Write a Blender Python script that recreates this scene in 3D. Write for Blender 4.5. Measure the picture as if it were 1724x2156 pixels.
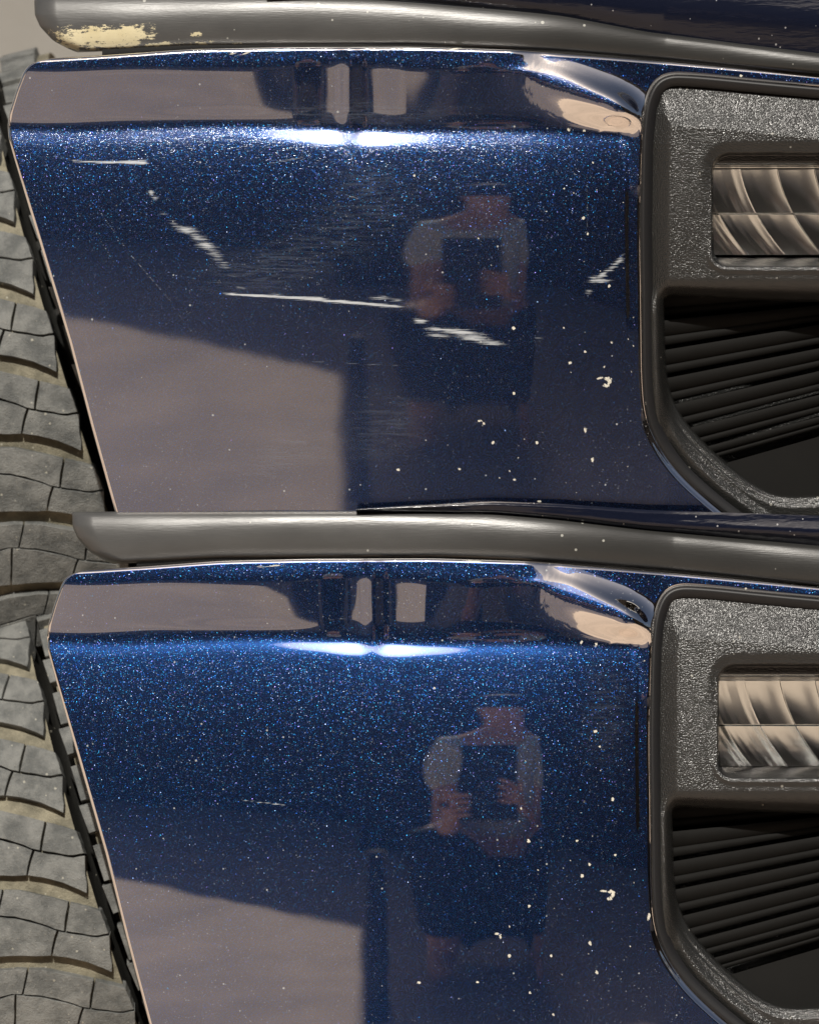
import bpy, bmesh, math, random
import numpy as np
rad = math.radians
rng = np.random.default_rng(7)
random.seed(7)
for o in list(bpy.data.objects):
    bpy.data.objects.remove(o)
SC = bpy.context.scene
COL = SC.collection

# ------------------------------------------------------------------ camera, sky, sun, exposure
W = 0.45                 # metres across the picture at the paint
S = W / 1724.0           # metres per photograph unit (1724 across)
D = 2.0                  # camera to paint
cam = bpy.data.cameras.new("camera")
cam.sensor_fit = 'HORIZONTAL'; cam.sensor_width = 36.0; cam.lens = 36.0 * D / W
cam.clip_start = 0.05; cam.clip_end = 500
cam.dof.use_dof = True; cam.dof.focus_distance = D + 0.005; cam.dof.aperture_fstop = 13
camo = bpy.data.objects.new("camera", cam); COL.objects.link(camo)
camo.location = (0, -D, 0); camo.rotation_euler = (rad(90), 0, 0)
SC.camera = camo

SUN_EL, SUN_AZ = 38.0, -5.0     # azimuth measured left (-) / right (+) of straight behind the camera
w = bpy.data.worlds.new("World"); SC.world = w; w.use_nodes = True
nt = w.node_tree
sky = nt.nodes.new('ShaderNodeTexSky'); sky.sky_type = 'NISHITA'; sky.sun_disc = False
sky.sun_elevation = rad(SUN_EL)
sx, sy = math.sin(rad(SUN_AZ)), -math.cos(rad(SUN_AZ))
sky.sun_rotation = math.atan2(sx, sy)
sky.air_density = 0.7; sky.dust_density = 4.0; sky.ozone_density = 0.4
bg = nt.nodes['Background']; bg.inputs['Strength'].default_value = 0.05
nt.links.new(sky.outputs[0], bg.inputs[0])
sl = bpy.data.lights.new("sun", 'SUN'); sl.energy = 4.8; sl.angle = rad(0.53); sl.color = (1, .95, .87)
so = bpy.data.objects.new("sun", sl); COL.objects.link(so)
ce = math.cos(rad(SUN_EL))
from mathutils import Vector, Matrix
sdir = Vector((sx * ce, sy * ce, math.sin(rad(SUN_EL))))
so.rotation_euler = sdir.to_track_quat('Z', 'Y').to_euler()
SC.view_settings.view_transform = 'Standard'; SC.view_settings.look = 'None'
SC.view_settings.exposure = 0.0; SC.view_settings.gamma = 1.0
SC.cycles.max_bounces = 8; SC.cycles.glossy_bounces = 5; SC.cycles.sample_clamp_indirect = 4.0
SC.cycles.use_denoising = True
SC.cycles.caustics_reflective = False; SC.cycles.caustics_refractive = False

# ------------------------------------------------------------------ node helpers
class NT:
    def __init__(s, name):
        s.m = bpy.data.materials.new(name); s.m.use_nodes = True
        s.t = s.m.node_tree; s.t.nodes.clear()
        s.out = s.t.nodes.new('ShaderNodeOutputMaterial')
    def n(s, typ, ins=None, **kw):
        d = s.t.nodes.new('ShaderNode' + typ)
        for k, v in kw.items(): setattr(d, k, v)
        for k, v in (ins or {}).items(): s.set(d.inputs[k], v)
        return d
    def set(s, sock, v):
        if isinstance(v, bpy.types.NodeSocket): s.t.links.new(v, sock)
        elif isinstance(v, bpy.types.Node): s.t.links.new(v.outputs[0], sock)
        else:
            if isinstance(v, tuple) and len(v) == 3 and sock.type == 'RGBA': v = v + (1,)
            sock.default_value = v
    def math(s, op, a, b=0.0, clamp=False):
        d = s.n('Math', operation=op, use_clamp=clamp); s.set(d.inputs[0], a); s.set(d.inputs[1], b); return d.outputs[0]
    def vmath(s, op, a, b=(0, 0, 0), scale=None):
        d = s.n('VectorMath', operation=op); s.set(d.inputs[0], a)
        if op != 'SCALE' and op != 'NORMALIZE': s.set(d.inputs[1], b)
        if scale is not None: s.set(d.inputs['Scale'], scale)
        return d.outputs[0]
    def mix(s, f, a, b):
        d = s.n('Mix', data_type='RGBA'); s.set(d.inputs[0], f); s.set(d.inputs[6], a); s.set(d.inputs[7], b); return d.outputs[2]
    def ramp(s, f, lo, hi, smooth=True):
        d = s.n('MapRange', interpolation_type='SMOOTHSTEP' if smooth else 'LINEAR')
        s.set(d.inputs[0], f); s.set(d.inputs[1], lo); s.set(d.inputs[2], hi); return d.outputs[0]
    def pos(s, scale=(1, 1, 1), rot=(0, 0, 0)):
        g = s.n('NewGeometry')
        d = s.n('Mapping'); s.set(d.inputs[0], g.outputs['Position']); d.inputs['Scale'].default_value = scale
        d.inputs['Rotation'].default_value = rot
        return d.outputs[0]
    def noise(s, vec, scale, detail=3.0, rough=0.55):
        return s.n('TexNoise', {'Vector': vec, 'Scale': scale, 'Detail': detail, 'Roughness': rough}).outputs[0]
    def attr(s, name):
        return s.n('Attribute', attribute_name=name).outputs['Fac']
    def bump(s, h, strength, dist, normal=None):
        ins = {'Strength': strength, 'Distance': dist, 'Height': h}
        if normal is not None: ins['Normal'] = normal
        return s.n('Bump', ins).outputs[0]
    def done(s, shader): s.t.links.new(shader.outputs[0] if isinstance(shader, bpy.types.Node) else shader, s.out.inputs[0]); return s.m

def specks(t, scale, thresh, radius, seedrot=(0, 0, 0)):
    """mask of scattered round specks: a share of voronoi cells carries one"""
    p = t.pos((1, 0.15, 1), seedrot)
    v = t.n('TexVoronoi', {'Vector': p, 'Scale': scale, 'Randomness': 1.0})
    sep = t.n('SeparateColor', {0: v.outputs['Color']})
    r = t.math('MULTIPLY', t.ramp(sep.outputs[0], thresh, 1.0, False), radius)
    soft = t.math('SUBTRACT', r, v.outputs['Distance'])
    return t.ramp(soft, 0.0, 0.07), sep

def paint_material(name, worn):
    t = NT(name)
    geo = t.n('NewGeometry')
    N = geo.outputs['Normal']
    # flakes : two sizes of randomly tilted mirrors under the clear coat
    def flake(scale, amp, rough, size, density, tint):
        p = t.pos()
        v = t.n('TexVoronoi', {'Vector': p, 'Scale': scale, 'Randomness': 1.0})
        rnd = v.outputs['Color']
        wn = t.n('TexWhiteNoise', {'Vector': t.vmath('SCALE', rnd, scale=7.3)}, noise_dimensions='3D')
        off = t.vmath('SCALE', t.vmath('SUBTRACT', t.vmath('ADD', rnd, wn.outputs['Color']), (1, 1, 1)), scale=amp)
        nn = t.vmath('NORMALIZE', t.vmath('ADD', N, off))
        sep = t.n('SeparateColor', {0: v.outputs['Color']})
        w2 = t.n('TexWhiteNoise', {'Vector': rnd}, noise_dimensions='3D')
        w3 = t.n('SeparateColor', {0: w2.outputs['Color']})
        hue = t.mix(t.ramp(w3.outputs[0], .45, .95, False), (.012, .075, .36), (.02, .24, .46))
        hue = t.mix(t.ramp(w3.outputs[1], .80, 1.0, False), hue, (.34, .40, .56))
        hue = t.mix(t.ramp(w3.outputs[2], .93, 1.0, False), hue, (.20, .14, .50))
        col = t.mix(tint, hue, (.9, .9, 1.0))
        g = t.n('BsdfGlossy', {'Color': col, 'Roughness': rough, 'Normal': nn})
        m = t.math('MULTIPLY', t.ramp(v.outputs['Distance'], size, size * .45),
                   t.math('GREATER_THAN', w3.outputs[2], 1 - density))
        return g, m
    base = t.n('BsdfPrincipled', {'Base Color': (.0028, .0030, .0062), 'Roughness': .6, 'Specular IOR Level': 0.0})
    soft = t.n('BsdfGlossy', {'Color': (.0125, .045, .165), 'Roughness': .28})
    a0 = t.n('AddShader', {0: base.outputs[0], 1: soft.outputs[0]})
    g1, m1 = flake(2700.0, 0.35, 0.32, .60, .70, .0)
    g2, m2 = flake(1500.0, 0.42, 0.32, .45, .16, .0)
    k1 = t.n('MixShader', {0: t.math('MULTIPLY', m1, .5), 1: a0.outputs[0], 2: g1.outputs[0]})
    k2 = t.n('MixShader', {0: t.math('MULTIPLY', m2, .40), 1: k1.outputs[0], 2: g2.outputs[0]})
    # clear coat
    coatN = t.bump(t.noise(t.pos(), 45.0, 1.0, .3), .03, .001)
    streak = t.noise(t.pos((1, 1, 9), (0, rad(8), 0)), 210.0, 3.0)
    gl = t.n('BsdfGlossy', {'Color': (1, .96, .93), 'Roughness': .012 if not worn else .035, 'Normal': coatN})
    hz_r = .10 if worn else .06
    hzN = t.bump(streak, .35 if worn else .10, .0006)
    hz = t.n('BsdfGlossy', {'Color': (.95, .97, 1), 'Roughness': hz_r, 'Normal': hzN})
    coat = t.n('MixShader', {0: .10 if worn else .0, 1: gl.outputs[0], 2: hz.outputs[0]})
    fr = t.n('Fresnel', {'IOR': 2.9})
    k3 = t.n('MixShader', {0: fr.outputs[0], 1: k2.outputs[0], 2: coat.outputs[0]})
    # pale scrapes: where the mask is painted, streaky along the scrape
    st1 = t.noise(t.pos((.22, 1, 7.5), (0, rad(-3), 0)), 330.0, 4.0, .7)
    sc = t.attr('scrape')
    sm = t.ramp(t.math('ADD', sc, t.math('MULTIPLY', t.math('SUBTRACT', st1, .5), 3.4)), .35, 1.15)
    sm = t.math('MULTIPLY', sm, t.ramp(sc, .03, .25))
    white = t.n('BsdfPrincipled', {'Base Color': (.52, .55, .58), 'Roughness': .6})
    k4 = t.n('MixShader', {0: t.math('MULTIPLY', sm, .85), 1: k3.outputs[0], 2: white.outputs[0]})
    haze = t.n('BsdfPrincipled', {'Base Color': (.30, .34, .40), 'Roughness': .7})
    k5 = t.n('MixShader', {0: t.math('MULTIPLY', t.math('MULTIPLY', t.attr('haze'), t.ramp(t.noise(t.pos((.4, 1, 5), (0, rad(25), 0)), 160.0, 5.0, .75), .38, .72)), .30), 1: k4.outputs[0], 2: haze.outputs[0]})
    chip = t.n('BsdfPrincipled', {'Base Color': t.mix(t.noise(t.pos(), 700.0, 3.0), (.34, .32, .27), (.80, .77, .66)), 'Roughness': .7})
    k6 = t.n('MixShader', {0: t.ramp(t.attr('chip'), .35, .6), 1: k5.outputs[0], 2: chip.outputs[0]})
    # dust
    d1, sp = specks(t, 330.0, .95, .24)
    d2, _ = specks(t, 900.0, .80, .36, (0, .6, 0))
    dust = t.n('BsdfDiffuse', {'Color': (.50, .52, .52)})
    dens = t.ramp(t.noise(t.pos(), 14.0, 2.0), .35, .68)
    dm = t.math('MAXIMUM', t.math('MULTIPLY', d1, .55), t.math('MULTIPLY', d2, t.math('MULTIPLY', dens, .30)))
    k7 = t.n('MixShader', {0: dm, 1: k6.outputs[0], 2: dust.outputs[0]})
    return t.done(k7)

def gloss_black(name, col=(.006, .008, .018), rough=.12):
    t = NT(name)
    d, _ = specks(t, 420.0, .90, .3)
    b = t.n('BsdfPrincipled', {'Base Color': t.mix(t.math('MULTIPLY', d, .6), col, (.5, .5, .5)), 'Roughness': rough, 'IOR': 1.5,
                               'Normal': t.bump(t.noise(t.pos((1, 1, 6)), 60.0), .15, .002)})
    return t.done(b)

def grain_plastic(name):
    t = NT(name)
    p = t.pos()
    v = t.n('TexVoronoi', {'Vector': p, 'Scale': 1250.0, 'Randomness': 1.0}, feature='F1')
    n1 = t.noise(p, 1500.0, 2.0)
    h = t.math('ADD', t.math('MULTIPLY', v.outputs[0], -1.0), t.math('MULTIPLY', n1, .6))
    d, _ = specks(t, 300.0, .93, .30)
    blot = t.noise(p, 22.0, 4.0)
    base = t.mix(blot, (.0112, .0115, .0112), (.0185, .0188, .0180))
    base = t.mix(t.math('MULTIPLY', d, .55), base, (.34, .33, .29))
    b = t.n('BsdfPrincipled', {'Base Color': base, 'Roughness': .27, 'IOR': 1.52, 'Specular IOR Level': .7,
                               'Normal': t.bump(h, .8, .00034)})
    return t.done(b)

def flare_plastic(name, scuffed):
    t = NT(name)
    p = t.pos((.25, 1, 3.0))
    br = t.noise(p, 500.0, 4.0, .6)
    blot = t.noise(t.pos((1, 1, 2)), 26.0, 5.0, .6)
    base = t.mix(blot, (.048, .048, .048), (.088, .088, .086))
    base = t.mix(t.attr('shade_ramp'), (.022, .022, .021), base)  # dark reflection painted into the colour, stronger towards the right
    d, _ = specks(t, 260.0, .93, .28)
    base = t.mix(t.math('MULTIPLY', d, .6), base, (.5, .5, .45))
    sm = t.math('ADD', t.attr('scrape'), t.math('MULTIPLY', t.math('SUBTRACT', t.noise(t.pos((.7, 1, 1.8), (0, rad(15), 0)), 260.0, 7.0, .78), .5), 3.6))
    sm = t.math('MULTIPLY', t.ramp(sm, .5, .66), t.ramp(t.attr('scrape'), .02, .2))
    tint = t.mix(t.noise(t.pos(), 90.0, 3.0), (.50, .42, .23), (.74, .68, .48))
    base = t.mix(t.math('MULTIPLY', sm, .95), base, tint)
    r = t.math('ADD', .24, t.math('MULTIPLY', blot, .16))
    b = t.n('BsdfPrincipled', {'Base Color': base, 'Roughness': r, 'IOR': 1.5, 'Normal': t.bump(br, .16, .0005)})
    return t.done(b)

def rubber(name, lo, hi, dusty):
    t = NT(name)
    p = t.pos()
    n1 = t.noise(p, 70.0, 6.0, .65); n2 = t.noise(p, 900.0, 3.0, .7)
    base = t.mix(t.ramp(n1, .32, .7), lo, hi)
    base = t.mix(t.math('MULTIPLY', t.ramp(n2, .58, .78), dusty), base, (.30, .28, .22))
    d, _ = specks(t, 380.0, .88, .34)
    base = t.mix(t.math('MULTIPLY', d, .5), base, (.48, .46, .38))
    h = t.math('ADD', n2, t.math('MULTIPLY', n1, 2.0))
    b = t.n('BsdfPrincipled', {'Base Color': base, 'Roughness': .62, 'Specular IOR Level': .35, 'Normal': t.bump(h, .8, .0010)})
    return t.done(b)

def plain(name, col, rough=.6, metal=0.0, var=0.0, scale=3.0, bump=0.0, **kw):
    t = NT(name)
    n1 = t.noise(t.pos(), scale, 5.0, .6)
    lo = tuple(c * (1 - var) for c in col); hi = tuple(min(1, c * (1 + var)) for c in col)
    ins = {'Base Color': t.mix(n1, lo, hi), 'Roughness': rough, 'Metallic': metal}
    if bump: ins['Normal'] = t.bump(t.noise(t.pos(), scale * 4, 6.0), bump, .01)
    ins.update(kw)
    return t.done(t.n('BsdfPrincipled', ins))

M = {}
M['paint_worn'] = paint_material('paint_worn', True)
M['paint_clean'] = paint_material('paint_clean', False)
M['gloss'] = gloss_black('gloss_black')
M['grain'] = grain_plastic('grain_plastic')
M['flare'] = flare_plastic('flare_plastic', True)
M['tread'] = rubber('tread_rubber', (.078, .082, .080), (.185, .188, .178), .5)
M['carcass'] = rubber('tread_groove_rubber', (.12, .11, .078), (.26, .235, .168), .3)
M['deep'] = rubber('shaded_groove_rubber', (.006, .006, .005), (.012, .012, .010), .05)  # the groove's shade painted in as near-black rubber
M['slat'] = plain('louvre_plastic', (.0060, .0058, .0053), .75, 0, .25, 60, **{'Specular IOR Level': .14})
M['dark'] = plain('dark_cavity', (.004, .004, .004), .8)
M['chrome'] = plain('lamp_chrome', (.92, .92, .90), .20, 1.0, .05, 12)
M['amber'] = plain('seal_rubber', (.008, .008, .009), .5)
def glass():
    t = NT('lamp_glass')
    g = t.n('BsdfPrincipled', {'Base Color': (.97, .98, .97), 'Roughness': .02, 'Transmission Weight': 1.0, 'IOR': 1.12})
    return t.done(g)
M['glass'] = glass()

# ------------------------------------------------------------------ geometry helpers
def newobj(name, verts, faces, mat, parent=None, smooth=True, attrs=None):
    me = bpy.data.meshes.new(name)
    verts = np.asarray(verts, np.float32); faces = np.asarray(faces, np.int32)
    me.vertices.add(len(verts)); me.vertices.foreach_set('co', verts.ravel())
    k = faces.shape[1]
    me.loops.add(faces.size); me.loops.foreach_set('vertex_index', faces.ravel())
    me.polygons.add(len(faces)); me.polygons.foreach_set('loop_start', np.arange(len(faces), dtype=np.int32) * k)
    me.polygons.foreach_set('loop_total', np.full(len(faces), k, np.int32))
    if smooth: me.polygons.foreach_set('use_smooth', np.ones(len(faces), bool))
    me.update(calc_edges=True); me.validate()
    for kx, v in (attrs or {}).items():
        a = me.attributes.new(kx, 'FLOAT', 'POINT'); a.data.foreach_set('value', np.asarray(v, np.float32).ravel())
    me.materials.append(mat)
    o = bpy.data.objects.new(name, me); COL.objects.link(o)
    if parent: o.parent = parent
    return o

def grid_faces(nr, nc, flip=False):
    i = np.arange(nr * nc).reshape(nr, nc)
    f = np.stack([i[:-1, :-1], i[:-1, 1:], i[1:, 1:], i[1:, :-1]], -1).reshape(-1, 4)
    return f[:, ::-1] if flip else f

def to_world(X, Y, y):
    """photograph units at depth y (metres behind the paint plane) -> world"""
    k = (D + y) / D
    return np.stack([(X - 862) * S * k, y + 0 * X, (1078 - Y) * S * k], -1)

def sstep(a, b, x):
    t = np.clip((x - a) / (b - a), 0, 1); return t * t * (3 - 2 * t)

def poly_sdf(X, Y, P):
    """signed distance, negative inside the closed polygon"""
    P = np.asarray(P, float); d = np.full(X.shape, 1e9); ins = np.zeros(X.shape, bool)
    for i in range(len(P)):
        a, b = P[i - 1], P[i]; e = b - a
        wx, wy = X - a[0], Y - a[1]
        t = np.clip((wx * e[0] + wy * e[1]) / max(e @ e, 1e-9), 0, 1)
        d = np.minimum(d, (wx - t * e[0]) ** 2 + (wy - t * e[1]) ** 2)
        c = (a[1] > Y) != (b[1] > Y)
        xc = a[0] + (Y - a[1]) / (e[1] if abs(e[1]) > 1e-9 else 1e-9) * e[0]
        ins ^= c & (X < xc)
    d = np.sqrt(d); return np.where(ins, -d, d)

def smooth_poly(P, n=3, closed=True):
    P = np.asarray(P, float)
    for _ in range(n):
        Q = np.roll(P, -1, 0)
        P = np.stack([.75 * P + .25 * Q, .25 * P + .75 * Q], 1).reshape(-1, 2)
    return P

def curve(pts, sm=10.0):
    """smoothed y(x) interpolation through points"""
    pts = sorted(pts); xs = np.array([p[0] for p in pts], float); ys = np.array([p[1] for p in pts], float)
    xx = np.arange(xs[0] - 5 * sm, xs[-1] + 5 * sm, 1.0)
    s0 = (ys[1] - ys[0]) / (xs[1] - xs[0]); s1 = (ys[-1] - ys[-2]) / (xs[-1] - xs[-2])
    yy = np.interp(xx, xs, ys); yy = np.where(xx < xs[0], ys[0] + s0 * (xx - xs[0]), yy); yy = np.where(xx > xs[-1], ys[-1] + s1 * (xx - xs[-1]), yy)
    k = np.arange(-int(3 * sm), int(3 * sm) + 1); g = np.exp(-k * k / (2 * sm * sm)); g /= g.sum()
    ypad = np.pad(yy, len(k) // 2, mode='reflect', reflect_type='odd'); ysm = np.convolve(ypad, g, 'valid')
    return lambda x: np.interp(x, xx, ysm)

def round_edge(d, r):
    """recess of an edge of radius r at distance d inside it"""
    q = np.clip((r - d) / r, 0, 1); return r * (1 - np.sqrt(np.clip(1 - q * q, 0, 1)))

# shapes shared by both corners, in units of the upper picture
XL = curve([(118, 140), (122, 100), (128, 72), (138, 58), (150, 50), (190, 34), (235, 20), (262, 16), (290, 18), (330, 29), (450, 65), (560, 98), (720, 146), (900, 193), (1080, 243), (1130, 256)], 5)
YT = curve([(0, 126), (60, 124), (120, 121), (250, 113), (400, 102), (600, 98), (870, 97), (1100, 104), (1400, 128), (1724, 157), (1800, 163)], 20)
BEZ = smooth_poly([(1790, 198), (1724, 192), (1600, 181), (1500, 171), (1450, 167), (1412, 166), (1388, 178), (1374, 205), (1366, 240), (1361, 300), (1359, 400), (1358, 500), (1360, 600), (1361, 700),
                   (1362, 790), (1367, 860), (1380, 905), (1403, 948), (1440, 996), (1500, 1050), (1560, 1096), (1640, 1150), (1790, 1210)], 2)
OPEN = smooth_poly([(1800, 634), (1724, 634), (1600, 630), (1480, 624), (1420, 620), (1400, 624), (1397, 650), (1399, 700), (1400, 760), (1408, 820), (1430, 873), (1476, 928), (1526, 974), (1577, 1014), (1619, 1037), (1652, 1046), (1724, 1044), (1800, 1040)], 2)
LAMP = [(1830, 321), (1540, 320), (1518, 324), (1504, 338), (1499, 358), (1499, 430), (1499, 522), (1502, 542), (1514, 556), (1534, 561), (1830, 561)]
LAMP = smooth_poly(LAMP, 1)
DIAG = [(1085, 60), (1120, 128), (1150, 152), (1200, 172), (1260, 197), (1300, 222), (1322, 252), (1334, 290), (1340, 340), (1345, 420), (1900, 420), (1900, 60)]
DIAG = smooth_poly(DIAG, 2)

def build_car(idx, label):
    root = bpy.data.objects.new('car', None); COL.objects.link(root)
    root.location = (0, 0, 0)
    root['label'] = label; root['category'] = 'car'; root['group'] = 'dark blue car corners one above the other'
    worn = idx == 0
    y0 = 0.0 if worn else 0.008
    kx, ox, oy = (1.0, 0.0, 0.0) if worn else (.953, 83.0, 1078.0)
    T0 = (-7.7, -0.25)[idx]; gz = math.tan(rad(T0)); RX, RZ = 2.5, 2.0
    Pq = to_world(np.array([735 * kx + ox]), np.array([282 + oy]), y0)[0]
    tc_ = np.array([0, -D, 0]) - Pq; hv = tc_ / np.linalg.norm(tc_) + np.array(sdir); need = hv[2] / -hv[1]
    gx = hv[0] / -hv[1] - (735 - 955) * S / RX
    wrap_x = np.linspace(0, 2000, 2001)            # the skin starts to wrap round towards the bezel
    wrap_y = np.cumsum(.15 * sstep(1050, 1330, wrap_x) * (1 - sstep(1350, 1430, wrap_x)))
    def base(X, Y):
        xr = (X - 955) * S; zr = (500 - Y) * S
        return xr * xr / (2 * RX) + zr * zr / (2 * RZ) + gx * xr + gz * zr + S * np.interp(X, wrap_x, wrap_y)
    def world(X, Y, dep):      # dep in metres
        return to_world(X * kx + ox, Y + oy, dep + y0)
    def add(name, X, Y, dep, mat, parent=root, attrs=None, smooth=True):
        P = world(X, Y, dep).reshape(-1, 3)
        return newobj(name, P, grid_faces(*X.shape), mat, parent, smooth, attrs)

    # ---- painted bumper skin
    step = 1.9 if worn else 2.1
    u = np.concatenate([[-2, -1], np.arange(0, 14, 1.0), np.arange(14, 1800, step)])   # distance from the left edge
    v = np.concatenate([[-2, -1], np.arange(0, 14, 1.0), np.arange(14, 1030, step)])
    U, V = np.meshgrid(u, v)
    Uc, Vc = np.maximum(U, 0), np.maximum(V, 0)
    X = Uc + 60.0; Y = 120 + Vc
    for _ in range(12):
        X = XL(Y) + Uc * (1790 - XL(Y)) / 1790; Y = YT(X) + Vc
    # crease line and leaning upper band
    yc = 284 + 10 * np.sin((X - 735) / 210) * sstep(300, 1000, X) - 18 * sstep(420, 60, X) * 0 + 4 * np.sin(X / 95.0)
    q = (yc - Y)
    # slope across the crease: a long rise below it, a peak that catches the sun, then a hollow leaning forward
    qq = np.linspace(-900, 400, 2601)
    pw = (5.0, 1.5)[idx]
    fall_ = np.exp(-(np.maximum(qq - pw, 0) / 13.0) ** 2)
    tail_ = np.where(qq < -pw, .44 * np.exp(np.minimum(qq + pw, 0) / 130.0), .44 * fall_)
    peak_ = np.where(qq < -pw, .56 * np.exp(-(np.minimum(qq + pw, 0) / 15.0) ** 2), .56 * fall_)
    dn_ = -.17 * sstep(8, 50, qq) * (1 - 1.25 * sstep(128, 165, qq))
    I1 = np.cumsum(tail_) * .5; I3 = np.cumsum(peak_) * .5; I2 = np.cumsum(dn_) * .5
    A0 = need - (gz + .056 / RZ)
    dxh = np.abs(X - 735)
    A = A0 * (1.03 - .40 * sstep(50, 120, dxh) - .40 * sstep(80, 260, dxh)) + .11 * (np.cos((X - 735) * 2 * math.pi / 92.0 + math.pi) - 1) * np.exp(-((X - 735) / 30.0) ** 2)
    side = poly_sdf(X, Y, DIAG)
    wgt = sstep(-26, 34, side)
    band = (A0 * np.interp(q, qq, I1) + A * np.interp(q, qq, I3) + np.interp(q + 7 * np.sin(X / 170.0) * sstep(20, 60, q) + 5 * np.sin(X / 71.0 + 1) * sstep(20, 60, q), qq, I2)) * wgt + A0 * I1[-1] * .9 * (1 - wgt) * sstep(-40, 120, q)
    ridge = 3.0 * np.exp(-((side) / 26.0) ** 2) * sstep(110, 160, Y) * sstep(420, 300, Y)
    # hollow running along the band, a soft lip at its foot
    band = band + 1.1 * np.sin(X / 150.0 + q / 60) * sstep(20, 60, q) * wgt
    cyx = np.interp(Y, [60, 128, 152, 172, 197, 222, 252, 290, 420], [1085, 1120, 1150, 1200, 1260, 1300, 1322, 1334, 1345])
    # double ripple near the highlight
    rip = 0.0 * np.sin((X - 735) * 2 * math.pi / 95.0) * np.exp(-((X - 735) / 80.0) ** 2) * np.exp(-((Y - 285) / 60.0) ** 2)
    dB = poly_sdf(X, Y, BEZ)
    # flange beside the bezel
    fl = 1.6 * sstep(44, 34, dB) * sstep(262, 300, Y) * sstep(700, 640, Y) 
    hole = round_edge(dB - 5.0, 13.0) * 1.6 + 70 * sstep(8.0, 1.0, dB)
    # lower right: a rolled step along the bezel curve
    lip = 7 * sstep(24, 14, dB) * sstep(850, 960, Y)
    edgeL = round_edge(Uc, 7.0) * .9 * sstep(0, .5, 1.0)
    edgeT = round_edge(Vc, 9.0) * 1.0
    dep = base(X, Y) + S * (band + ridge * .6 - rip * .5 + fl + hole + lip + edgeL + edgeT)
    xl_ = (X - 735) * S
    dep = dep - xl_ ** 2 / (2 * RX) * np.exp(-(xl_ / S / 150.0) ** 4) * np.exp(-((Y - yc) / 45.0) ** 4)
    dep = dep + np.where(U < 0, 14 * S * -U, 0) + np.where(V < 0, 14 * S * -V, 0)
    # the folded ridge where the band ends: tilted along its length so that it mirrors the sun
    def sunny_ridge(pts, wide, narrow, ends):
        nonlocal dep
        C_ = smooth_poly_open(pts, 3); seg_ = np.diff(C_, axis=0); ln = np.hypot(*seg_.T); arc = np.concatenate([[0], np.cumsum(ln)])
        dU = [np.gradient(a_, axis=1) for a_ in (X, -Y, dep / S)]; dV = [np.gradient(a_, axis=0) for a_ in (X, -Y, dep / S)]
        det = dU[0] * dV[1] - dU[1] * dV[0]; det = np.where(np.abs(det) < 1e-9, 1e-9, det)
        g_x = (dU[2] * dV[1] - dU[1] * dV[2]) / det; g_z = (dU[0] * dV[2] - dU[2] * dV[0]) / det
        gt, gn = [], []
        for i_, c_ in enumerate(C_):
            j_ = np.argmin((X - c_[0]) ** 2 + (Y - c_[1]) ** 2); Pw = world(np.array([c_[0]]), np.array([c_[1]]), np.array([0.0]))[0]
            tc = np.array([0, -D, 0]) - Pw; hv_ = tc / np.linalg.norm(tc) + np.array(sdir)
            nd = np.array([hv_[0], hv_[2]]) / -hv_[1] - np.array([g_x.ravel()[j_], g_z.ravel()[j_]])
            k_ = min(i_, len(seg_) - 1); tv = np.array([seg_[k_][0], -seg_[k_][1]]) / ln[k_]
            nv_ = np.array([-tv[1], tv[0]]); gt.append(nd @ tv); gn.append(nd @ nv_)
        gt = np.array(gt); gn = np.array(gn)
        win = sstep(0, ends[0], arc) * sstep(arc[-1], arc[-1] - ends[1], arc)
        gt = gt * win; gn = gn * win
        hh_ = np.concatenate([[0], np.cumsum(.5 * (gt[1:] + gt[:-1]) * ln)])
        mid_ = (arc > ends[0] * .6) & (arc < arc[-1] - ends[1] * .6); hh_ = hh_ * win * .50
        best = np.full(X.shape, 1e9); sa = np.zeros(X.shape); nn_ = np.zeros(X.shape)
        for i_ in range(len(seg_)):
            wx, wy = X - C_[i_][0], Y - C_[i_][1]; e_ = seg_[i_]
            tt_ = np.clip((wx * e_[0] + wy * e_[1]) / (ln[i_] ** 2), 0, 1)
            d_ = np.hypot(wx - tt_ * e_[0], wy - tt_ * e_[1]); mk = d_ < best
            sg = np.sign((wx * e_[1] - wy * e_[0]))
            best = np.where(mk, d_, best); sa = np.where(mk, arc[i_] + tt_ * ln[i_], sa); nn_ = np.where(mk, d_ * sg, nn_)
        wd_ = np.where(nn_ > 0, wide, wide * 2.0)
        dep = dep + S * sstep(292, 236, Y) * (np.exp(-(nn_ / wd_) ** 2) * np.interp(sa, arc, hh_) + np.interp(sa, arc, gn) * narrow * np.tanh(nn_ / narrow) * np.exp(-(nn_ / (2.6 * wide)) ** 2))
    def smooth_poly_open(P_, n_):
        P_ = np.asarray(P_, float)
        for _ in range(n_):
            Q_ = np.stack([.75 * P_[:-1] + .25 * P_[1:], .25 * P_[:-1] + .75 * P_[1:]], 1).reshape(-1, 2)
            P_ = np.concatenate([P_[:1], Q_, P_[-1:]])
        return P_
    sunny_ridge([(1020, 138), (1085, 142), (1142, 149), (1180, 160), (1240, 188), (1290, 210), (1320, 234), (1334, 270), (1338, 320)], 30, 6, (110, 120))
    # painted wear masks
    scr = np.zeros(X.shape); hz = np.zeros(X.shape); chip = np.zeros(X.shape)
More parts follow.
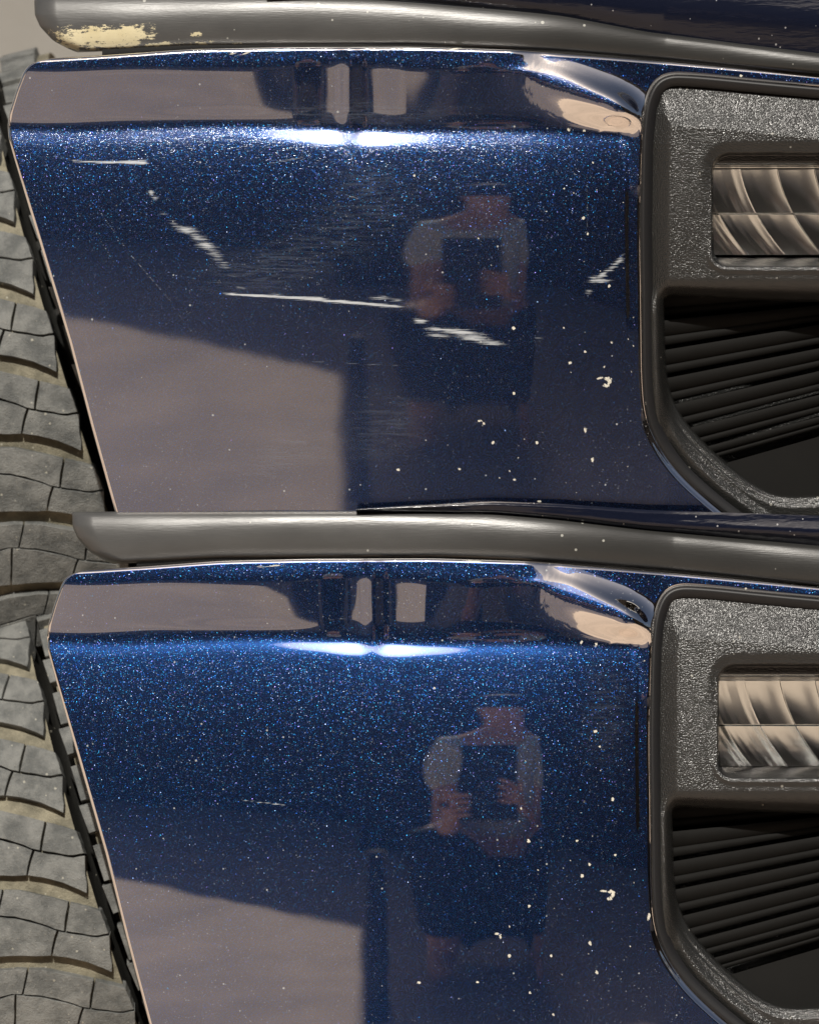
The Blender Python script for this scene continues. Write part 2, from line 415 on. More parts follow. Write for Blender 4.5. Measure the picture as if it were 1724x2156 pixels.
    def seg(a, b, wa, wb, amp=1.0, px=1.0):
        nonlocal scr
        a = np.array(a, float); b = np.array(b, float); e = b - a
        t = ((X - a[0]) * e[0] + (Y - a[1]) * e[1]) / (e @ e)
        tc = np.clip(t, 0, 1)
        d = np.hypot(X - a[0] - tc * e[0], Y - a[1] - tc * e[1])
        wd = wa + (wb - wa) * tc
        ends = np.clip(np.minimum(tc, 1 - tc) * 9 + .25, 0, 1)
        scr = np.maximum(scr, amp * ends * np.exp(-(d / np.maximum(wd, .4)) ** 2 * 1.2))
    def blob(cx, cy, rx, ry, amp, ang=0.0, tgt='s'):
        nonlocal scr, hz, chip
        c, s_ = math.cos(ang), math.sin(ang)
        dx, dy = X - cx, Y - cy
        e = np.exp(-(((dx * c + dy * s_) / rx) ** 2 + ((-dx * s_ + dy * c) / ry) ** 2))
        if tgt == 's': scr = np.maximum(scr, amp * e)
        elif tgt == 'h': hz = np.maximum(hz, amp * e)
        else: chip = np.maximum(chip, amp * e)
    if worn:
        seg((112, 328), (150, 336), 2, 2, .45); seg((150, 338), (205, 340), 3, 2.5, .95); seg((195, 341), (312, 341), 2.2, 5.5, 1.2)
        blob(288, 341, 16, 5, 1.0)
        seg((470, 618), (690, 630), 2.4, 4.4, 1.35); seg((640, 628), (852, 646), 4.0, 3.2, 1.25)
        blob(570, 622, 30, 4, .9); blob(800, 627, 26, 4.5, .75); blob(836, 632, 18, 4, .7)
        blob(318, 405, 7, 6, .95, .8); blob(327, 418, 8, 5, .8)
        for (cx, cy, rx, ry, a_) in [(345, 448, 12, 7, .35), (368, 470, 14, 6, .55), (392, 484, 26, 9, .95), (415, 499, 22, 9, .85), (436, 518, 22, 9, .9), (455, 538, 18, 8, .75), (470, 556, 16, 8, .55), (488, 578, 12, 6, .4), (500, 602, 20, 4, .5)]:
            blob(cx, cy, rx, ry, a_, .25)
        blob(885, 676, 16, 4.5, 1.2, .05); blob(920, 693, 24, 5, .9, .08); blob(960, 697, 46, 6, 1.1, .1); blob(1000, 712, 42, 8, .95, .12); blob(1030, 722, 36, 5, .9, .08); blob(920, 706, 26, 5, .9, .1); blob(1135, 715, 14, 8, .3)
        blob(1250, 588, 13, 9, .75, -.3); blob(1268, 578, 14, 6, 1.1, -.5); blob(1284, 566, 16, 5, 1.0, -.3); blob(1300, 552, 14, 5, .9, -.5); blob(1262, 590, 24, 5, .8); blob(1308, 540, 10, 4, .8, -.6); blob(1240, 612, 9, 6, .5)
        for a, b, w_ in [((200, 430), (270, 530), 1.0), ((270, 530), (365, 640), 1.1), ((190, 470), (245, 560), .8), ((360, 640), (420, 720), .8), ((640, 760), (860, 770), 1.2), ((700, 400), (755, 418), 2.0), ((560, 345), (640, 330), 1.5), ((1236, 360), (1236, 500), 1.2)]:
            seg(a, b, w_, w_, .42)
        blob(580, 560, 130, 45, .5, -.25, 'h'); blob(740, 470, 180, 60, .35, -.5, 'h'); blob(770, 385, 60, 40, .5, 0, 'h')
        blob(800, 900, 90, 60, .35, -.4, 'h'); blob(600, 960, 120, 50, .3, -.4, 'h'); blob(735, 235, 200, 22, .5, 0, 'h')
    else:
        def m(x, y): return ((x - ox) / kx, y - oy)
        seg(m(510, 1686), m(605, 1696), 1.0, 1.0, .9); seg(m(490, 1680), m(560, 1690), .8, .8, .4)
        for a, b in [((360, 1330), (520, 1340)), ((640, 1310), (760, 1300))]: seg(m(*a), m(*b), 1, 1, .25)
        blob(*m(1275, 1500), 40, 90, .3, 0, 'h')
    # chips and grit stuck on the paint
    cl = [(1278, 797, 6, 4), (1283, 803, 4, 8), (1276, 812, 6, 4), (1262, 796, 9, 2.2), (1081, 690, 4, 4.2), (1199, 764, 3.5, 3.5), (1282, 602, 3.5, 3.5), (1082, 828, 3.2, 3), (1038, 932, 4, 3.8), (838, 989, 4, 2.6),
          (967, 988, 3.4, 2.6), (1130, 932, 3.2, 3), (1232, 905, 3, 6), (1083, 1010, 3.6, 2.5), (1135, 1056, 4, 2.6), (1010, 886, 5, 2.4), (1018, 892, 2.5, 5), (1247, 968, 3, 4.5), (1262, 1085, 3, 5), (1228, 459, 3.4, 3.4), (1362, 850, 3, 8), (1230, 275, 3, 3),
          (1485, 1022, 5, 5), (1493, 1030, 4, 3), (1197, 272, 2.6, 4), (872, 369, 2.6, 2.6), (1187, 690, 2.5, 2.5), (1237, 492, 2.6, 2.6), (1231, 740, 3, 3), (1288, 720, 2.4, 2.4), (1560, 159, 4, 2.4), (960, 101, 22, 1.8), (520, 110, 12, 1.8), (490, 112, 6, 1.6)]
    for (cx, cy, rx, ry) in cl:
        if not worn: 
            cx += -16 if cx > 1200 and cy > 600 else 0
            cy += 3
        blob(cx, cy, rx, ry, 1.05, rng.uniform(-.4, .4), 'c')
    for _ in range(55 if worn else 40):
        cx = rng.uniform(1000, 1340); cy = rng.uniform(250, 1060); r_ = rng.uniform(1.2, 2.1)
        blob(cx, cy, r_, r_ * rng.uniform(1, 1.7), rng.uniform(.45, .9), rng.uniform(-1, 1), 'c')
    rag = rng.normal(0, .22, X.shape); chip = chip + rag * (chip > .25)
    gf = grid_faces(*X.shape)
    ylim = 1078 + curve([(0, 4), (800, 3), (1040, 4), (1180, 18), (1370, 42), (1720, 76), (1900, 90)], 20)(X) + (5 if worn else 200)
    bad = ((dB < -9) | (Y > ylim)).ravel()
    gf = gf[~bad[gf].any(1)]
    use = np.zeros(X.size, bool); use[gf.ravel()] = True; ren = np.cumsum(use) - 1
    newobj('bumper_skin', world(X, Y, dep).reshape(-1, 3)[use], ren[gf], M['paint_worn'] if worn else M['paint_clean'], root, True,
           {'scrape': scr.ravel()[use], 'haze': hz.ravel()[use], 'chip': chip.ravel()[use]})
    # black seal standing in the gap behind the bezel's rim
    Bp = BEZ; cen_ = np.roll(Bp, -1, 0) - np.roll(Bp, 1, 0); nr_ = np.stack([cen_[:, 1], -cen_[:, 0]], 1) / np.hypot(*cen_.T)[:, None]
    if poly_sdf(np.array([Bp[5][0] + nr_[5][0]]), np.array([Bp[5][1] + nr_[5][1]]), Bp)[0] < 0: nr_ = -nr_
    rows_ = [(9, 40), (9, 16), (2, 13), (-14, 30)]
    XX = np.array([Bp[:, 0] + nr_[:, 0] * a_ for a_, _ in rows_]); YY = np.array([Bp[:, 1] + nr_[:, 1] * a_ for a_, _ in rows_])
    DD = base(np.clip(XX, 0, 1400), YY) + S * np.array([[d_] * len(Bp) for _, d_ in rows_])
    kk_ = (XX[0] < 1789)
    add('gap_seal', XX[:, kk_], YY[:, kk_], DD[:, kk_], M['amber'], root)

    # ---- lamp bezel, a grained moulding with a lamp window and a louvred opening
    xs = np.arange(1350, 1812, 2.0); ys = np.arange(150, 1216, 2.0)
    X, Y = np.meshgrid(xs, ys)
    dB = -poly_sdf(X, Y, BEZ) - 6.0
    rim = np.clip((1366 - 1362) * 0 + 1, 0, 1)
    topc = curve([(1350, 160), (1412, 168), (1500, 172), (1600, 182), (1724, 193), (1812, 202)], 14)(X)
    dt = Y - topc - 4
    leftc = np.interp(Y, [160, 200, 240, 300, 500, 700, 790, 860, 905, 948, 996, 1050, 1096, 1210], [1400, 1382, 1370, 1363, 1361, 1363, 1364, 1369, 1382, 1405, 1442, 1502, 1562, 1740])
    dl = X - leftc
    ht = np.clip(dt / 96.0, 0, 1); hl = np.clip(dl / 50.0, 0, 1)
    kk = 14.0
    hh = -np.logaddexp(-ht * kk, -hl * kk) / kk + .05
    hh = np.clip(hh, 0, .985)
    rise = (37, 32)[idx] * (1 - hh)
    low = sstep(600, 660, Y)                                     # below the lamp block only a narrow rim remains
    rim_p = 12 + 10 * (1 - np.clip(dB / 30, 0, 1)) ** 2 + 10 * sstep(20, 44, dB)
    recess = rise * (1 - low) + rim_p * low
    recess = recess + 8 * round_edge(dB, 7.0) / 7.0
    dO = -poly_sdf(X, Y, OPEN)
    inside = sstep(-16, 10, dO) * sstep(600, 640, Y)
    recess = recess + 26 * sstep(-22, 4, dO) * .6 + 190 * sstep(-2, 9, dO)
    # thin moulded line along the lower rim
    recess = recess + 3.0 * np.exp(-((dO + 17) / 4.0) ** 2) * sstep(840, 930, Y)
    # underside of the lamp block turning in
    recess = recess + 22 * sstep(585, 640, Y) * sstep(1380, 1410, X) * (1 - sstep(-2, 9, dO))
    dLp = -poly_sdf(X, Y, LAMP)
    recess = recess + 5 * sstep(-26, 0, dLp) * sstep(520, 330, Y) - 3 * np.exp(-((dLp + 8) / 6) ** 2) * sstep(500, 560, Y)
    botw = sstep(560, 527, Y)
    recess = recess + sstep(-1, 5, dLp) * (34 + 90 * sstep(340, 348, Y) * botw + 4)
    sag = -10 * ((Y - 430) / 260.0) ** 2 * (1 - low)
    dep = base(np.minimum(X, 1420.), Y) + S * (recess + 4)
    dep = np.where(dB < 0, dep + S * 25 * np.clip(-dB / 3.0, 0, 1), dep)
    bez = add('lamp_bezel', X, Y, dep, M['grain'], root)
    # dust-dark seal filling the gap round the bezel
    th = BEZ; 
    # ---- louvres in the opening
    G = [(668, 637), (731, 678), (791, 728), (850, 776), (908, 826), (958, 872), (998, 906), (1040, 946)]
    for i in range(-1, len(G) - 2):
        a0, a1 = G[i] if i >= 0 else (612, 596); b0, b1 = G[i + 1]
        X0, X1 = 1385.0, 1815.0
        n = 9
        xx = np.linspace(X0, X1, n)
        top = a0 + (a1 - a0) * (xx - 1402) / 322 + 5.0; bot = b0 + (b1 - b0) * (xx - 1402) / 322 - 3.5
        mid = top + (bot - top) * .60
        prof = [(0, 16), (0, 2), (.03, 0), (.58, 6), (.60, 9), (.66, 9.5), (.68, 6.5), (.97, 11), (1.0, 14), (1.0, 40)]
        if i == -1: prof = [(p, d_ + 8) for p, d_ in prof]
        VX = np.tile(xx, (len(prof), 1)); VY = np.array([top + (bot - top) * p for p, _ in prof])
        VD = np.array([[d_] * n for _, d_ in prof], float)
        dp = base(1420., VY) + S * (VD + 86 + 34 * (VX - 1385) / 430 )
        add('louvre_slat', VX, VY, dp, M['slat'], bez, smooth=False)
    # floor panel under the louvres
    xx = np.linspace(1440, 1815, 14); tt = np.linspace(0, 1, 6); XX, TT = np.meshgrid(xx, tt)
    YY = 1000 - .30 * (XX - 1440) * .95 + TT * (1075 - (1000 - .285 * (XX - 1440)))
    dp = base(1420., YY) + S * (94 + 36 * (XX - 1385) / 430 - 24 * TT)
    add('opening_floor', XX, YY, dp, M['slat'], bez)

    # ---- fog lamp: fluted reflector behind a clear pane
    xs = np.linspace(1490, 1830, 341); ys = np.linspace(336, 536, 134); X, Y = np.meshgrid(xs, ys)
    t = (Y - 345) / 180.0
    bend = 26 * t + 62 * t * t
    fx = (X - bend - 1478)
    wv = fx / 78.0
    cell = np.floor(wv); fr = wv - cell
    jig = np.sin(cell * 12.9898) * .5
    flute = -(fr - .5) ** 2 * (13 + 6 * jig) + 5.0 * jig * (fr - .5)
    fine = 1.0 * np.sin(fx / 3.3 + 3 * np.sin(fx / 37.)) * sstep(.1, .5, np.sin(fx / 62. + 1.0))
    t2 = np.where(Y < 449, (Y - 345) / 104, (Y - 449) / 80)
    bowl = -26 * (t2 - .5) ** 2 * np.where(Y < 449, 1.0, .8) - 10 * t2
    bowl = bowl + 12 * np.exp(-((Y - 349) / 3.0) ** 2)
    dp = base(1420., 430.) + S * (97 - .26 * (430 - Y) + flute + fine * .14 + bowl * .6)
    add('lamp_reflector', X, Y, dp, M['chrome'], bez)
    X, Y = np.meshgrid(np.linspace(1500, 1830, 12), np.linspace(343, 529, 12))
    P1 = world(X, Y, base(1420., 430.) + S * 44 + 0 * X).reshape(-1, 3)
    P2 = world(X, Y, base(1420., 430.) + S * 54 + 0 * X).reshape(-1, 3)
    f1 = grid_faces(12, 12); f2 = grid_faces(12, 12, True) + 144
    pane = newobj('lamp_pane', np.concatenate([P1, P2]), np.concatenate([f1, f2]), M['glass'], bez)
    # lower sill in front of the reflector
    # ---- wheel-arch flare: rounded grey moulding above the bumper
    bot = curve([(60, 118), (150, 110), (250, 106), (400, 99), (870, 96), (1150, 107), (1400, 126), (1724, 156), (1830, 166)], 12)
    if worn:
        topp = curve([(0, -14), (600, -12), (800, -6), (912, 2), (1062, 17), (1187, 30), (1362, 65), (1724, 110), (1830, 122)], 20)
    else:
        topp = curve([(0, 0), (400, -2), (800, -2), (1000, 0), (1152, 14), (1350, 38), (1724, 70), (1830, 80)], 20)
    endx = curve([(-20, 76), (0, 72), (30, 73), (55, 84), (85, 112), (105, 150), (114, 176), (120, 190)], 3)
    nr, nc = 90, 560
    uu = np.concatenate([np.linspace(0, 1, 120) ** 1.6 * .10, np.linspace(.1, 1, nc - 120 + 1)[1:]])
    vv = np.linspace(0, 1, nr); Ug, Vg = np.meshgrid(uu, vv)
    X = 76 + Ug * 1750; Y = 40 + 0 * X
    for _ in range(12):
        Y = topp(X) + (bot(X) - topp(X)) * Vg; X = endx(Y) + (1826 - endx(Y)) * Ug
    hgt = (bot(X) - topp(X))
    ph = (Vg - .5) * 2
    prof = 1 - np.sqrt(np.clip(1 - ph ** 2, 0, 1))
    dome = 23 * prof ** 1.0 * (hgt / 110) ** .6 + 10 * round_edge((1 - np.abs(ph)) * hgt / 2, 10) / 10
    dE = X - endx(Y)
    dome = dome + 34 * round_edge(dE, 46.0) / 46.0
    dome = dome + 1.2 * np.sin(X / 120.0 + Vg * 3) + .9 * np.sin(X / 47.0)
    band_d = 4.0
    fd = base(np.clip(X, 0, 1400), 100.) + S * (band_d * sstep(1750, 1100, X) + 22 + dome + (10 if worn else 4))
    scr = np.zeros(X.shape)
    if worn:
        scr = 0.95 * np.exp(-(((X - 215) / 105) ** 4 + ((Y - 78 + (X - 215) * .05) / 26) ** 4))
        scr = np.maximum(scr, .75 * np.exp(-(((X - 412) / 14) ** 2 + ((Y - 71) / 8) ** 2)))
        scr = np.maximum(scr, .62 * np.exp(-((Y - bot(X) + 9) / 6.0) ** 2) * sstep(150, 180, X) * sstep(560, 420, X))
    flr = add('wheel_arch_flare', X, Y, fd, M['flare'], root, {'scrape': scr, 'shade_ramp': 1 - .85 * sstep(650, 1350, X + 140 * (Vg - .5))})
    # near-black strip painted as the shade between flare and bumper's top, and gloss trim above the flare on the right
    def strip(name, ftop, fbot, x0, x1, d_top, d_bot, mat, bulge=0.0, n=160, parent=root):
        uu, vv = np.meshgrid(np.linspace(x0, x1, n), np.linspace(0, 1, 16))
        Yt, Yb = ftop(uu), fbot(uu); YY = Yt + (Yb - Yt) * vv
        dd = base(np.clip(uu, 0, 1400), 100.) + S * (band_d * sstep(1750, 1100, uu) + d_top + (d_bot - d_top) * vv - bulge * np.sin(math.pi * vv) + 2.5 * np.sin(vv * 9 + uu / 300.) * (bulge > 0))
        return add(name, uu, YY, dd, mat, parent)
    up = (lambda x: topp(x) - 4 - np.clip((x - 560) * .16, 0, 150)) if worn else (lambda x: topp(x) - 6 - np.clip((x - 700) * .055, 0, 60))
    strip('gloss_trim', up, lambda x: topp(x) + 3, 560 if worn else 700, 1830, 30, 46, M['gloss'], 16)
    if worn:
        strip('hood_edge', lambda x: up(x) - 70, lambda x: up(x) + 1, 1300, 1830, 20, 42, M['flare'], 6)
    strip('shadow_gap', lambda x: bot(x) - 5, lambda x: bot(x) + 16, 215, 1830, 46, 52, M['dark'])

    # ---- wheel: dusty tread seen past the bumper's end
    wheel = bpy.data.objects.new('wheel', None); COL.objects.link(wheel); wheel.parent = root
    phi = rad(17); R = 790 * S * 1.07
    u1 = S * 1.06 / 1.1137           # one source pixel on the tyre
    ox_t, oy_t = (-22.0, 835.0) if worn else (40.0, 835.0 + 1078 + 22)
    ydep = 0.13 if worn else .10
    O = to_world(np.array([ox_t]), np.array([oy_t]), ydep)[0]
    wheel.matrix_world = Matrix.Translation(Vector(O)) @ Matrix.Rotation(phi, 4, 'Y').inverted() if False else Matrix.Translation(Vector(O))
    cph, sph = math.cos(phi), math.sin(phi)
    ldir = np.array([cph, 0, sph]); cdir = np.array([sph, 0, -cph])
    def tyre(a, s_, h):                       # a across, s_ round (source px), h height in metres -> local to wheel
        a = np.asarray(a, float); s_ = np.asarray(s_, float)
        crown = -.00012 * np.maximum(a - 60, 0) ** 2 * u1
        th = s_ * u1 / R; rr = R + h + crown
        return (ldir * (a * u1)[..., None] + cdir * (rr * np.sin(th))[..., None] + np.array([0, -1, 0]) * (rr * np.cos(th) - R)[..., None])
    def zc(pts):
        out = []
        for x, y in pts:
            dx, dy = x / 3.5925, (y - 1030) / 3.5925
            out.append((dx * cph - dy * sph, dx * sph + dy * cph))
        return out
    Tc = zc([(-450, 800), (-200, 785), (0, 795), (200, 835), (400, 888), (600, 940), (760, 1000)])
    Zc = zc([(-450, 1060), (-250, 1000), (0, 1030), (200, 1085), (340, 1140), (480, 1160), (640, 1190), (800, 1160)])
    Bc = zc([(-450, 1400), (-200, 1385), (0, 1375), (150, 1380), (250, 1372), (400, 1390), (600, 1440), (800, 1530)])
    f = lambda C: (lambda a: np.interp(a, [c[0] for c in C], [c[1] for c in C]))
    T_, Z_, B0_ = f(Tc), f(Zc), f(Bc)
    B_ = lambda a: B0_(a) - 9
    pitch = 196.0
    def block(a_lo, a_hi, f0, f1, jag=0.0, seed=0):
        """a_lo/a_hi: (value at top, value at bottom) slanted sides; f0/f1 edges. returns verts, faces"""
        r_ = np.random.default_rng(seed)
        nu, nv = 9, 5; g = []
        for j in range(nv):
            tj = j / (nv - 1)
            lo = a_lo[0] + (a_lo[1] - a_lo[0]) * tj; hi = a_hi[0] + (a_hi[1] - a_hi[0]) * tj
            aa = np.linspace(lo, hi, nu) 
            s0, s1 = f0(aa), f1(aa)
            ss = s0 + (s1 - s0) * tj
            g.append(np.stack([aa, ss], -1))
        g = np.array(g)
        cen = g.reshape(-1, 2).mean(0)
        if jag: 
            g[0, :, 1] += r_.uniform(-jag, jag, nu); g[-1, :, 1] += r_.uniform(-jag, jag, nu)
            g[:, -1, 0] += r_.uniform(-jag, jag, nv) * 1.5
        ring_idx = [(0, i) for i in range(nu)] + [(j, nu - 1) for j in range(1, nv)] + [(nv - 1, i) for i in range(nu - 2, -1, -1)] + [(j, 0) for j in range(nv - 2, 0, -1)]
        ring = np.array([g[j, i] for j, i in ring_idx])
        # top is inset a little for a soft edge
        dirs = cen - ring; dirs /= np.linalg.norm(dirs, axis=1)[:, None]
        inner = g.copy()
        for (j, i), dd in zip(ring_idx, dirs): inner[j, i] += dd * 1.1
        V = [tyre(inner[..., 0].ravel(), inner[..., 1].ravel(), 0.0)]
        V.append(tyre(ring[:, 0], ring[:, 1], -.0004)); flare_ = ring - dirs * 1.0
        V.append(tyre(flare_[:, 0], flare_[:, 1], -.012))
        F = list(grid_faces(nv, nu)); n = len(ring); b0 = nu * nv
        for q_ in range(n):
            q2 = (q_ + 1) % n
            i1 = ring_idx[q_][0] * nu + ring_idx[q_][1]; i2 = ring_idx[q2][0] * nu + ring_idx[q2][1]
            F.append([i1, b0 + q_, b0 + q2, i2][::-1]); F.append([b0 + q_, b0 + n + q_, b0 + n + q2, b0 + q2][::-1])
        return np.concatenate(V), np.array(F)
    half = 2.2
    Zt = lambda a: Z_(a) - half - .6; Zb = lambda a: Z_(a) + half
    defs = [((-14, -44), (121, 91), T_, Zt), ((125, 95), (186, 188), T_, Zt),
            ((-60, -92), (75, 44), Zb, B_), ((79, 48), (188, 168), Zb, B_),
            ((-190, -210), (-18, -48), T_, Zt), ((-214, -236), (-64, -96), Zb, B_),
            ((212, 214), (300, 300), lambda a: T_(a) + 30, lambda a: T_(a) + 118), ((206, 212), (300, 300), lambda a: T_(a) + 126, lambda a: T_(a) + 196)]
    meshes = []
    for k_, (lo, hi, f0, f1) in enumerate(defs):
        vv_, ff_ = block(lo, hi, f0, f1, .9, k_)
        me = bpy.data.meshes.new('tread_block')
        me.from_pydata([tuple(p) for p in vv_], [], [tuple(int(q) for q in fc) for fc in ff_]); me.materials.append(M['tread'])
        me.polygons.foreach_set('use_smooth', np.zeros(len(ff_), bool)); me.update()
        meshes.append(me)
    axis_c = Vector((0, R, 0))
    ax = Vector(ldir)
    n_up = 7 if worn else 7
    for kp in range(-n_up, 4):
        rot = Matrix.Translation(axis_c) @ Matrix.Rotation(kp * pitch * u1 / R, 4, ax) @ Matrix.Translation(-axis_c)
        for me in meshes:
            o = bpy.data.objects.new('tread_block', me); COL.objects.link(o); o.parent = wheel; o.matrix_local = rot
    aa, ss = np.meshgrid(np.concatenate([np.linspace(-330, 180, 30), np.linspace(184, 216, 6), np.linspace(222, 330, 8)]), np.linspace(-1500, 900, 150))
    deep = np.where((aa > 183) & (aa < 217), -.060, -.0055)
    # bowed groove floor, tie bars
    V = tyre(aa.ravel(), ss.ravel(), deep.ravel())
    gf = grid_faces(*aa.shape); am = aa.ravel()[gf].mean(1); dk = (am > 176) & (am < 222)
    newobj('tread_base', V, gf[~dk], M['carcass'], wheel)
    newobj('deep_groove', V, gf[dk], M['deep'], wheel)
    return root

car0 = build_car(0, "dark blue car corner with white scrapes and scratches across its bumper, upper of the two")
car1 = build_car(1, "dark blue car corner with clean polished bumper, lower of the two")

# ------------------------------------------------------------------ surroundings that the paint mirrors
def box_mesh(bm, x0, x1, y0, y1, z0, z1):
    vs = [bm.verts.new(p) for p in [(x0, y0, z0), (x1, y0, z0), (x1, y1, z0), (x0, y1, z0), (x0, y0, z1), (x1, y0, z1), (x1, y1, z1), (x0, y1, z1)]]
    for f in [(0, 3, 2, 1), (4, 5, 6, 7), (0, 1, 5, 4), (1, 2, 6, 5), (2, 3, 7, 6), (3, 0, 4, 7)]: bm.faces.new([vs[i] for i in f])
def bm_obj(name, bm, mat, parent=None, bevel=0.0, smooth=False):
    if bevel: bmesh.ops.bevel(bm, geom=bm.edges[:], offset=bevel, segments=2, affect='EDGES')
    me = bpy.data.meshes.new(name); bm.to_mesh(me); bm.free(); me.materials.append(mat)
    if smooth: me.polygons.foreach_set('use_smooth', np.ones(len(me.polygons), bool))
    o = bpy.data.objects.new(name, me); COL.objects.link(o)
    if parent: o.parent = parent
    return o
GZ = -1.0
M['concrete'] = plain('driveway_concrete', (.56, .44, .345), .85, 0, .55, 2.6, .3)
M['wallb'] = plain('shed_boards', (.050, .040, .030), .8, 0, .3, 3.0)
M['slab'] = plain('rear_wall_concrete', (.22, .21, .19), .85, 0, .10, 9.0, .15)
g = newobj('ground', [(-60, -60, GZ), (60, -60, GZ), (60, 60, GZ), (-60, 60, GZ)], [[0, 1, 2, 3]], M['concrete'], None, False); g['kind'] = 'structure'
bm = bmesh.new(); box_mesh(bm, -1.4, 1.6, .75, .9, GZ, 1.2); wl = bm_obj('wall', bm, M['slab'])
wl['kind'] = 'structure'
# dark shed whose shade falls on the drive
shed = bpy.data.objects.new('shed', None); COL.objects.link(shed)
shed['label'] = 'dark boarded shed shading the driveway, mirrored in the paint'; shed['category'] = 'shed'
H = 2.6
bm = bmesh.new(); box_mesh(bm, -14, 9, -2.5, 0, 0, H); sw = bm_obj('wall', bm, M['wallb'], shed)
bm = bmesh.new(); box_mesh(bm, -14.2, 9.2, -2.7, .12, H, H + .12); bm_obj('roof', bm, M['wallb'], shed)
bm = bmesh.new(); box_mesh(bm, -.51, 4.5, -9.5, -5.48, GZ, GZ + H); shade_wing = bm_obj('shade_wing', bm, M['wallb'], shed)  # box added to throw shade on the right of the drive
shed.location = (0, -6.55, GZ); shed.rotation_euler = (0, 0, rad(42))
bpy.context.view_layer.update(); shade_wing.matrix_parent_inverse = shed.matrix_world.inverted()

sky_blocker = bpy.data.objects.new('sky_blocker', None); COL.objects.link(sky_blocker); sky_blocker.location = (0, -17, GZ)  # tall box added to keep bright sky out of the crease reflection
sky_blocker['label'] = 'tall dark box added far behind the shed to darken the crease reflection'; sky_blocker['category'] = 'sky_blocker'
bm = bmesh.new(); box_mesh(bm, -22, 22, -6, 0, 0, 8.2); bm_obj('wall', bm, M['wallb'], sky_blocker)
bm = bmesh.new()
vs = [bm.verts.new(p) for p in [(-22.5, .5, 8.2), (22.5, .5, 8.2), (22.5, -6.5, 8.2), (-22.5, -6.5, 8.2), (-22.5, -3, 10.2), (22.5, -3, 10.2)]]
for f_ in [(0, 1, 5, 4), (2, 3, 4, 5), (0, 4, 3), (1, 2, 5), (0, 3, 2, 1)]: bm.faces.new([vs[i] for i in f_])
bm_obj('roof', bm, M['wallb'], sky_blocker)

# ------------------------------------------------------------------ the photographer, seen only as a reflection
M['skin'] = plain('skin', (.80, .50, .38), .5, 0, .12, 30)
M['shirt'] = plain('grey_shirt', (.84, .88, .86), .9, 0, .08, 20, .4)
M['trousers'] = plain('dark_trousers', (.012, .013, .018), .9)
M['hair'] = plain('hair', (.03, .02, .015), .7)
M['device'] = plain('tablet_case', (.006, .008, .014), .4)
def skin_body(name, pts, edges, mat, parent=None, sub=2, root_i=0):
    me = bpy.data.meshes.new(name); me.from_pydata([p[0] for p in pts], edges, []); me.materials.append(mat)
    o = bpy.data.objects.new(name, me); COL.objects.link(o)
    md = o.modifiers.new('skin', 'SKIN'); md.use_smooth_shade = True
    for i, p in enumerate(pts):
        sv = me.skin_vertices[0].data[i]; sv.radius = p[1] if isinstance(p[1], tuple) else (p[1], p[1]); sv.use_root = (i == root_i)
    ms = o.modifiers.new('sub', 'SUBSURF'); ms.levels = sub; ms.render_levels = sub
    if parent: o.parent = parent
    return o
cx, py = .12, -2.95
person = [((cx, py, -.72), .13), ((cx, py, -.55), .12), ((cx, py, -.38), .145), ((cx, py, -.24), .12), ((cx, py + .02, -.13), .055), ((cx, py + .05, -.02), .085), ((cx, py + .05, .08), .095), ((cx, py + .04, .15), .06),
          # right side of the picture arm
          ((cx + .135, py, -.25), .062), ((cx + .165, py + .02, -.45), .048), ((cx + .15, py + .06, -.66), .042), ((cx + .12, py + .28, -.56), .036), ((.155, -2.42, -.40), .027), ((.135, -2.36, -.36), .03),
          # other arm
          ((cx - .135, py, -.25), .062), ((cx - .165, py + .02, -.45), .048), ((cx - .17, py + .07, -.66), .042), ((cx - .16, py + .28, -.60), .036), ((-.03, -2.42, -.47), .027), ((-.012, -2.36, -.41), .03),
          # legs, squatting
          ((cx + .10, py, -.74), .09), ((cx + .19, py + .36, -.62), .07), ((cx + .17, py + .12, -.93), .045), ((cx + .18, py + .26, -.965), .035),
          ((cx - .10, py, -.74), .09), ((cx - .19, py + .36, -.62), .07), ((cx - .17, py + .12, -.93), .045), ((cx - .18, py + .26, -.965), .035)]
ed = [(0, 1), (1, 2), (2, 3), (3, 4), (4, 5), (5, 6), (6, 7), (3, 8), (8, 9), (9, 10), (10, 11), (11, 12), (12, 13), (3, 14), (14, 15), (15, 16), (16, 17), (17, 18), (18, 19), (0, 20), (20, 21), (21, 22), (22, 23), (0, 24), (24, 25), (25, 26), (26, 27)]
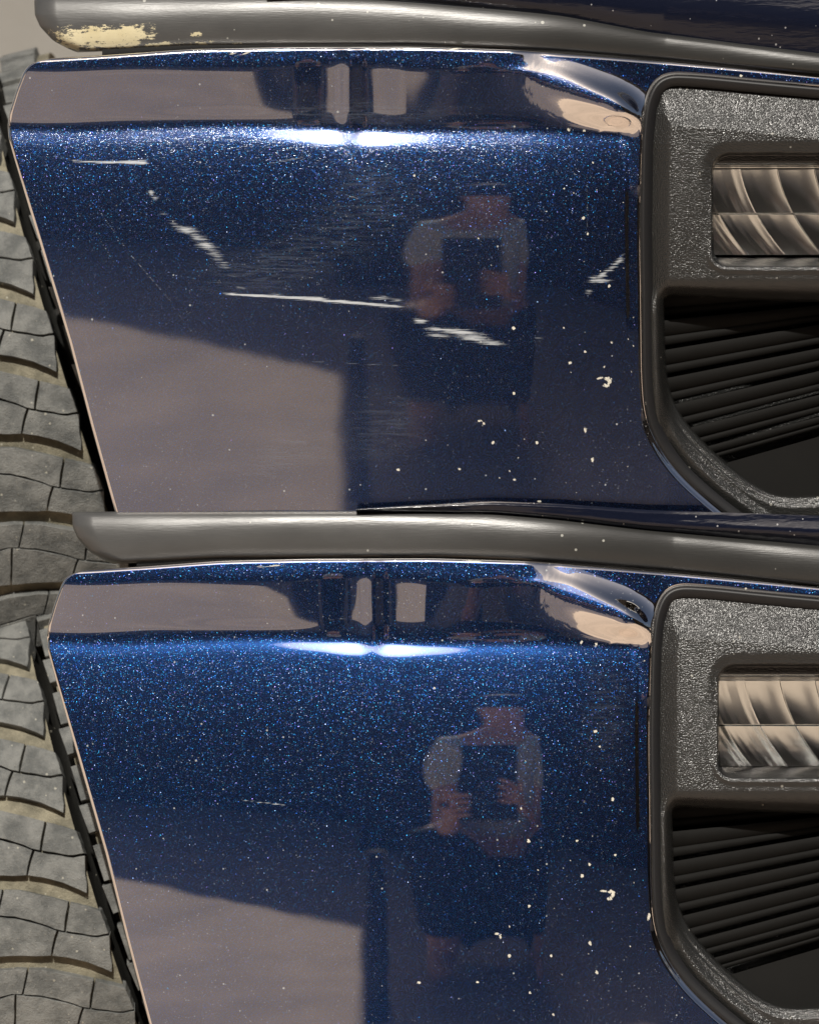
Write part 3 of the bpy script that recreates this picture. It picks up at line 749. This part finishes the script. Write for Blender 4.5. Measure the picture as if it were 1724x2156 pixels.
# fingers grow out of the two palms
def finger(base_i, pts_):
    last = base_i
    for p, r in pts_:
        person.append((p, r)); ed.append((last, len(person) - 1)); last = len(person) - 1
for q in range(4):
    finger(13, [((.120 - .004 * q, -2.325, -.335 - .024 * q + .03), .010), ((.105, -2.31, -.325 - .024 * q + .03), .009), ((.085, -2.305, -.32 - .024 * q + .03), .008)])
finger(13, [((.150, -2.345, -.33), .011), ((.145, -2.33, -.295), .010)])
for q in range(4):
    finger(19, [((-.012, -2.325, -.385 - .022 * q + .03), .010), ((.006, -2.31, -.38 - .022 * q + .03), .009), ((.024, -2.305, -.378 - .022 * q + .03), .008)])
finger(19, [((-.035, -2.34, -.37), .011), ((-.030, -2.33, -.33), .010)])
person = [((a[0][0], a[0][1], a[0][2] + .10 * (a[0][1] < -2.5 and a[0][2] > -.80)), a[1]) for a in person]
body = skin_body('person', person, ed, M['skin'])
LIFT = .10
body['label'] = 'person in a grey t-shirt crouching with a dark tablet, mirrored in the blue paint'; body['category'] = 'person'
shirt = skin_body('shirt', [((cx, py, -.70), .15), ((cx, py, -.55), .145), ((cx, py, -.38), .165), ((cx, py, -.25), .14), ((cx, py, -.19), .07), ((cx + .14, py, -.25), .078), ((cx + .168, py + .01, -.38), .066), ((cx + .178, py + .02, -.50), .062),
                            ((cx - .14, py, -.25), .078), ((cx - .168, py + .01, -.38), .066), ((cx - .178, py + .02, -.50), .062)],
                  [(0, 1), (1, 2), (2, 3), (3, 4), (3, 5), (5, 6), (6, 7), (3, 8), (8, 9), (9, 10)], M['shirt'], body)
shirt.location.z = LIFT
trs = skin_body('trousers', [((cx, py, -.75), .15), ((cx + .10, py + .02, -.76), .11), ((cx + .19, py + .38, -.52), .10), ((cx + .17, py + .13, -.88), .06), ((cx - .10, py + .02, -.76), .11), ((cx - .19, py + .38, -.52), .10), ((cx - .17, py + .13, -.88), .06)],
                [(0, 1), (1, 2), (2, 3), (0, 4), (4, 5), (5, 6)], M['trousers'], body)
hair = skin_body('hair', [((cx, py + .04, -.01), .095), ((cx, py + .05, .07), .112), ((cx, py + .04, .15), .085)], [(0, 1), (1, 2)], M['hair'], body)
hair.location.z = LIFT
bm = bmesh.new(); box_mesh(bm, -.005, .135, -2.345, -2.335, -.44, -.14)
tb = bm_obj('tablet', bm, M['device'], None, .003)
tb['label'] = 'dark tablet held up in both hands in front of the crouching person'; tb['category'] = 'tablet'
bm = bmesh.new(); bmesh.ops.create_cone(bm, cap_ends=True, segments=20, radius1=.030, radius2=.022, depth=.46)
pole = bm_obj('post', bm, M['wallb'], None, 0, True); pole.location = (-.20, -2.38, GZ + .23)
pole['label'] = 'short dark post standing on the sunlit driveway, mirrored in the bumper'; pole['category'] = 'post'
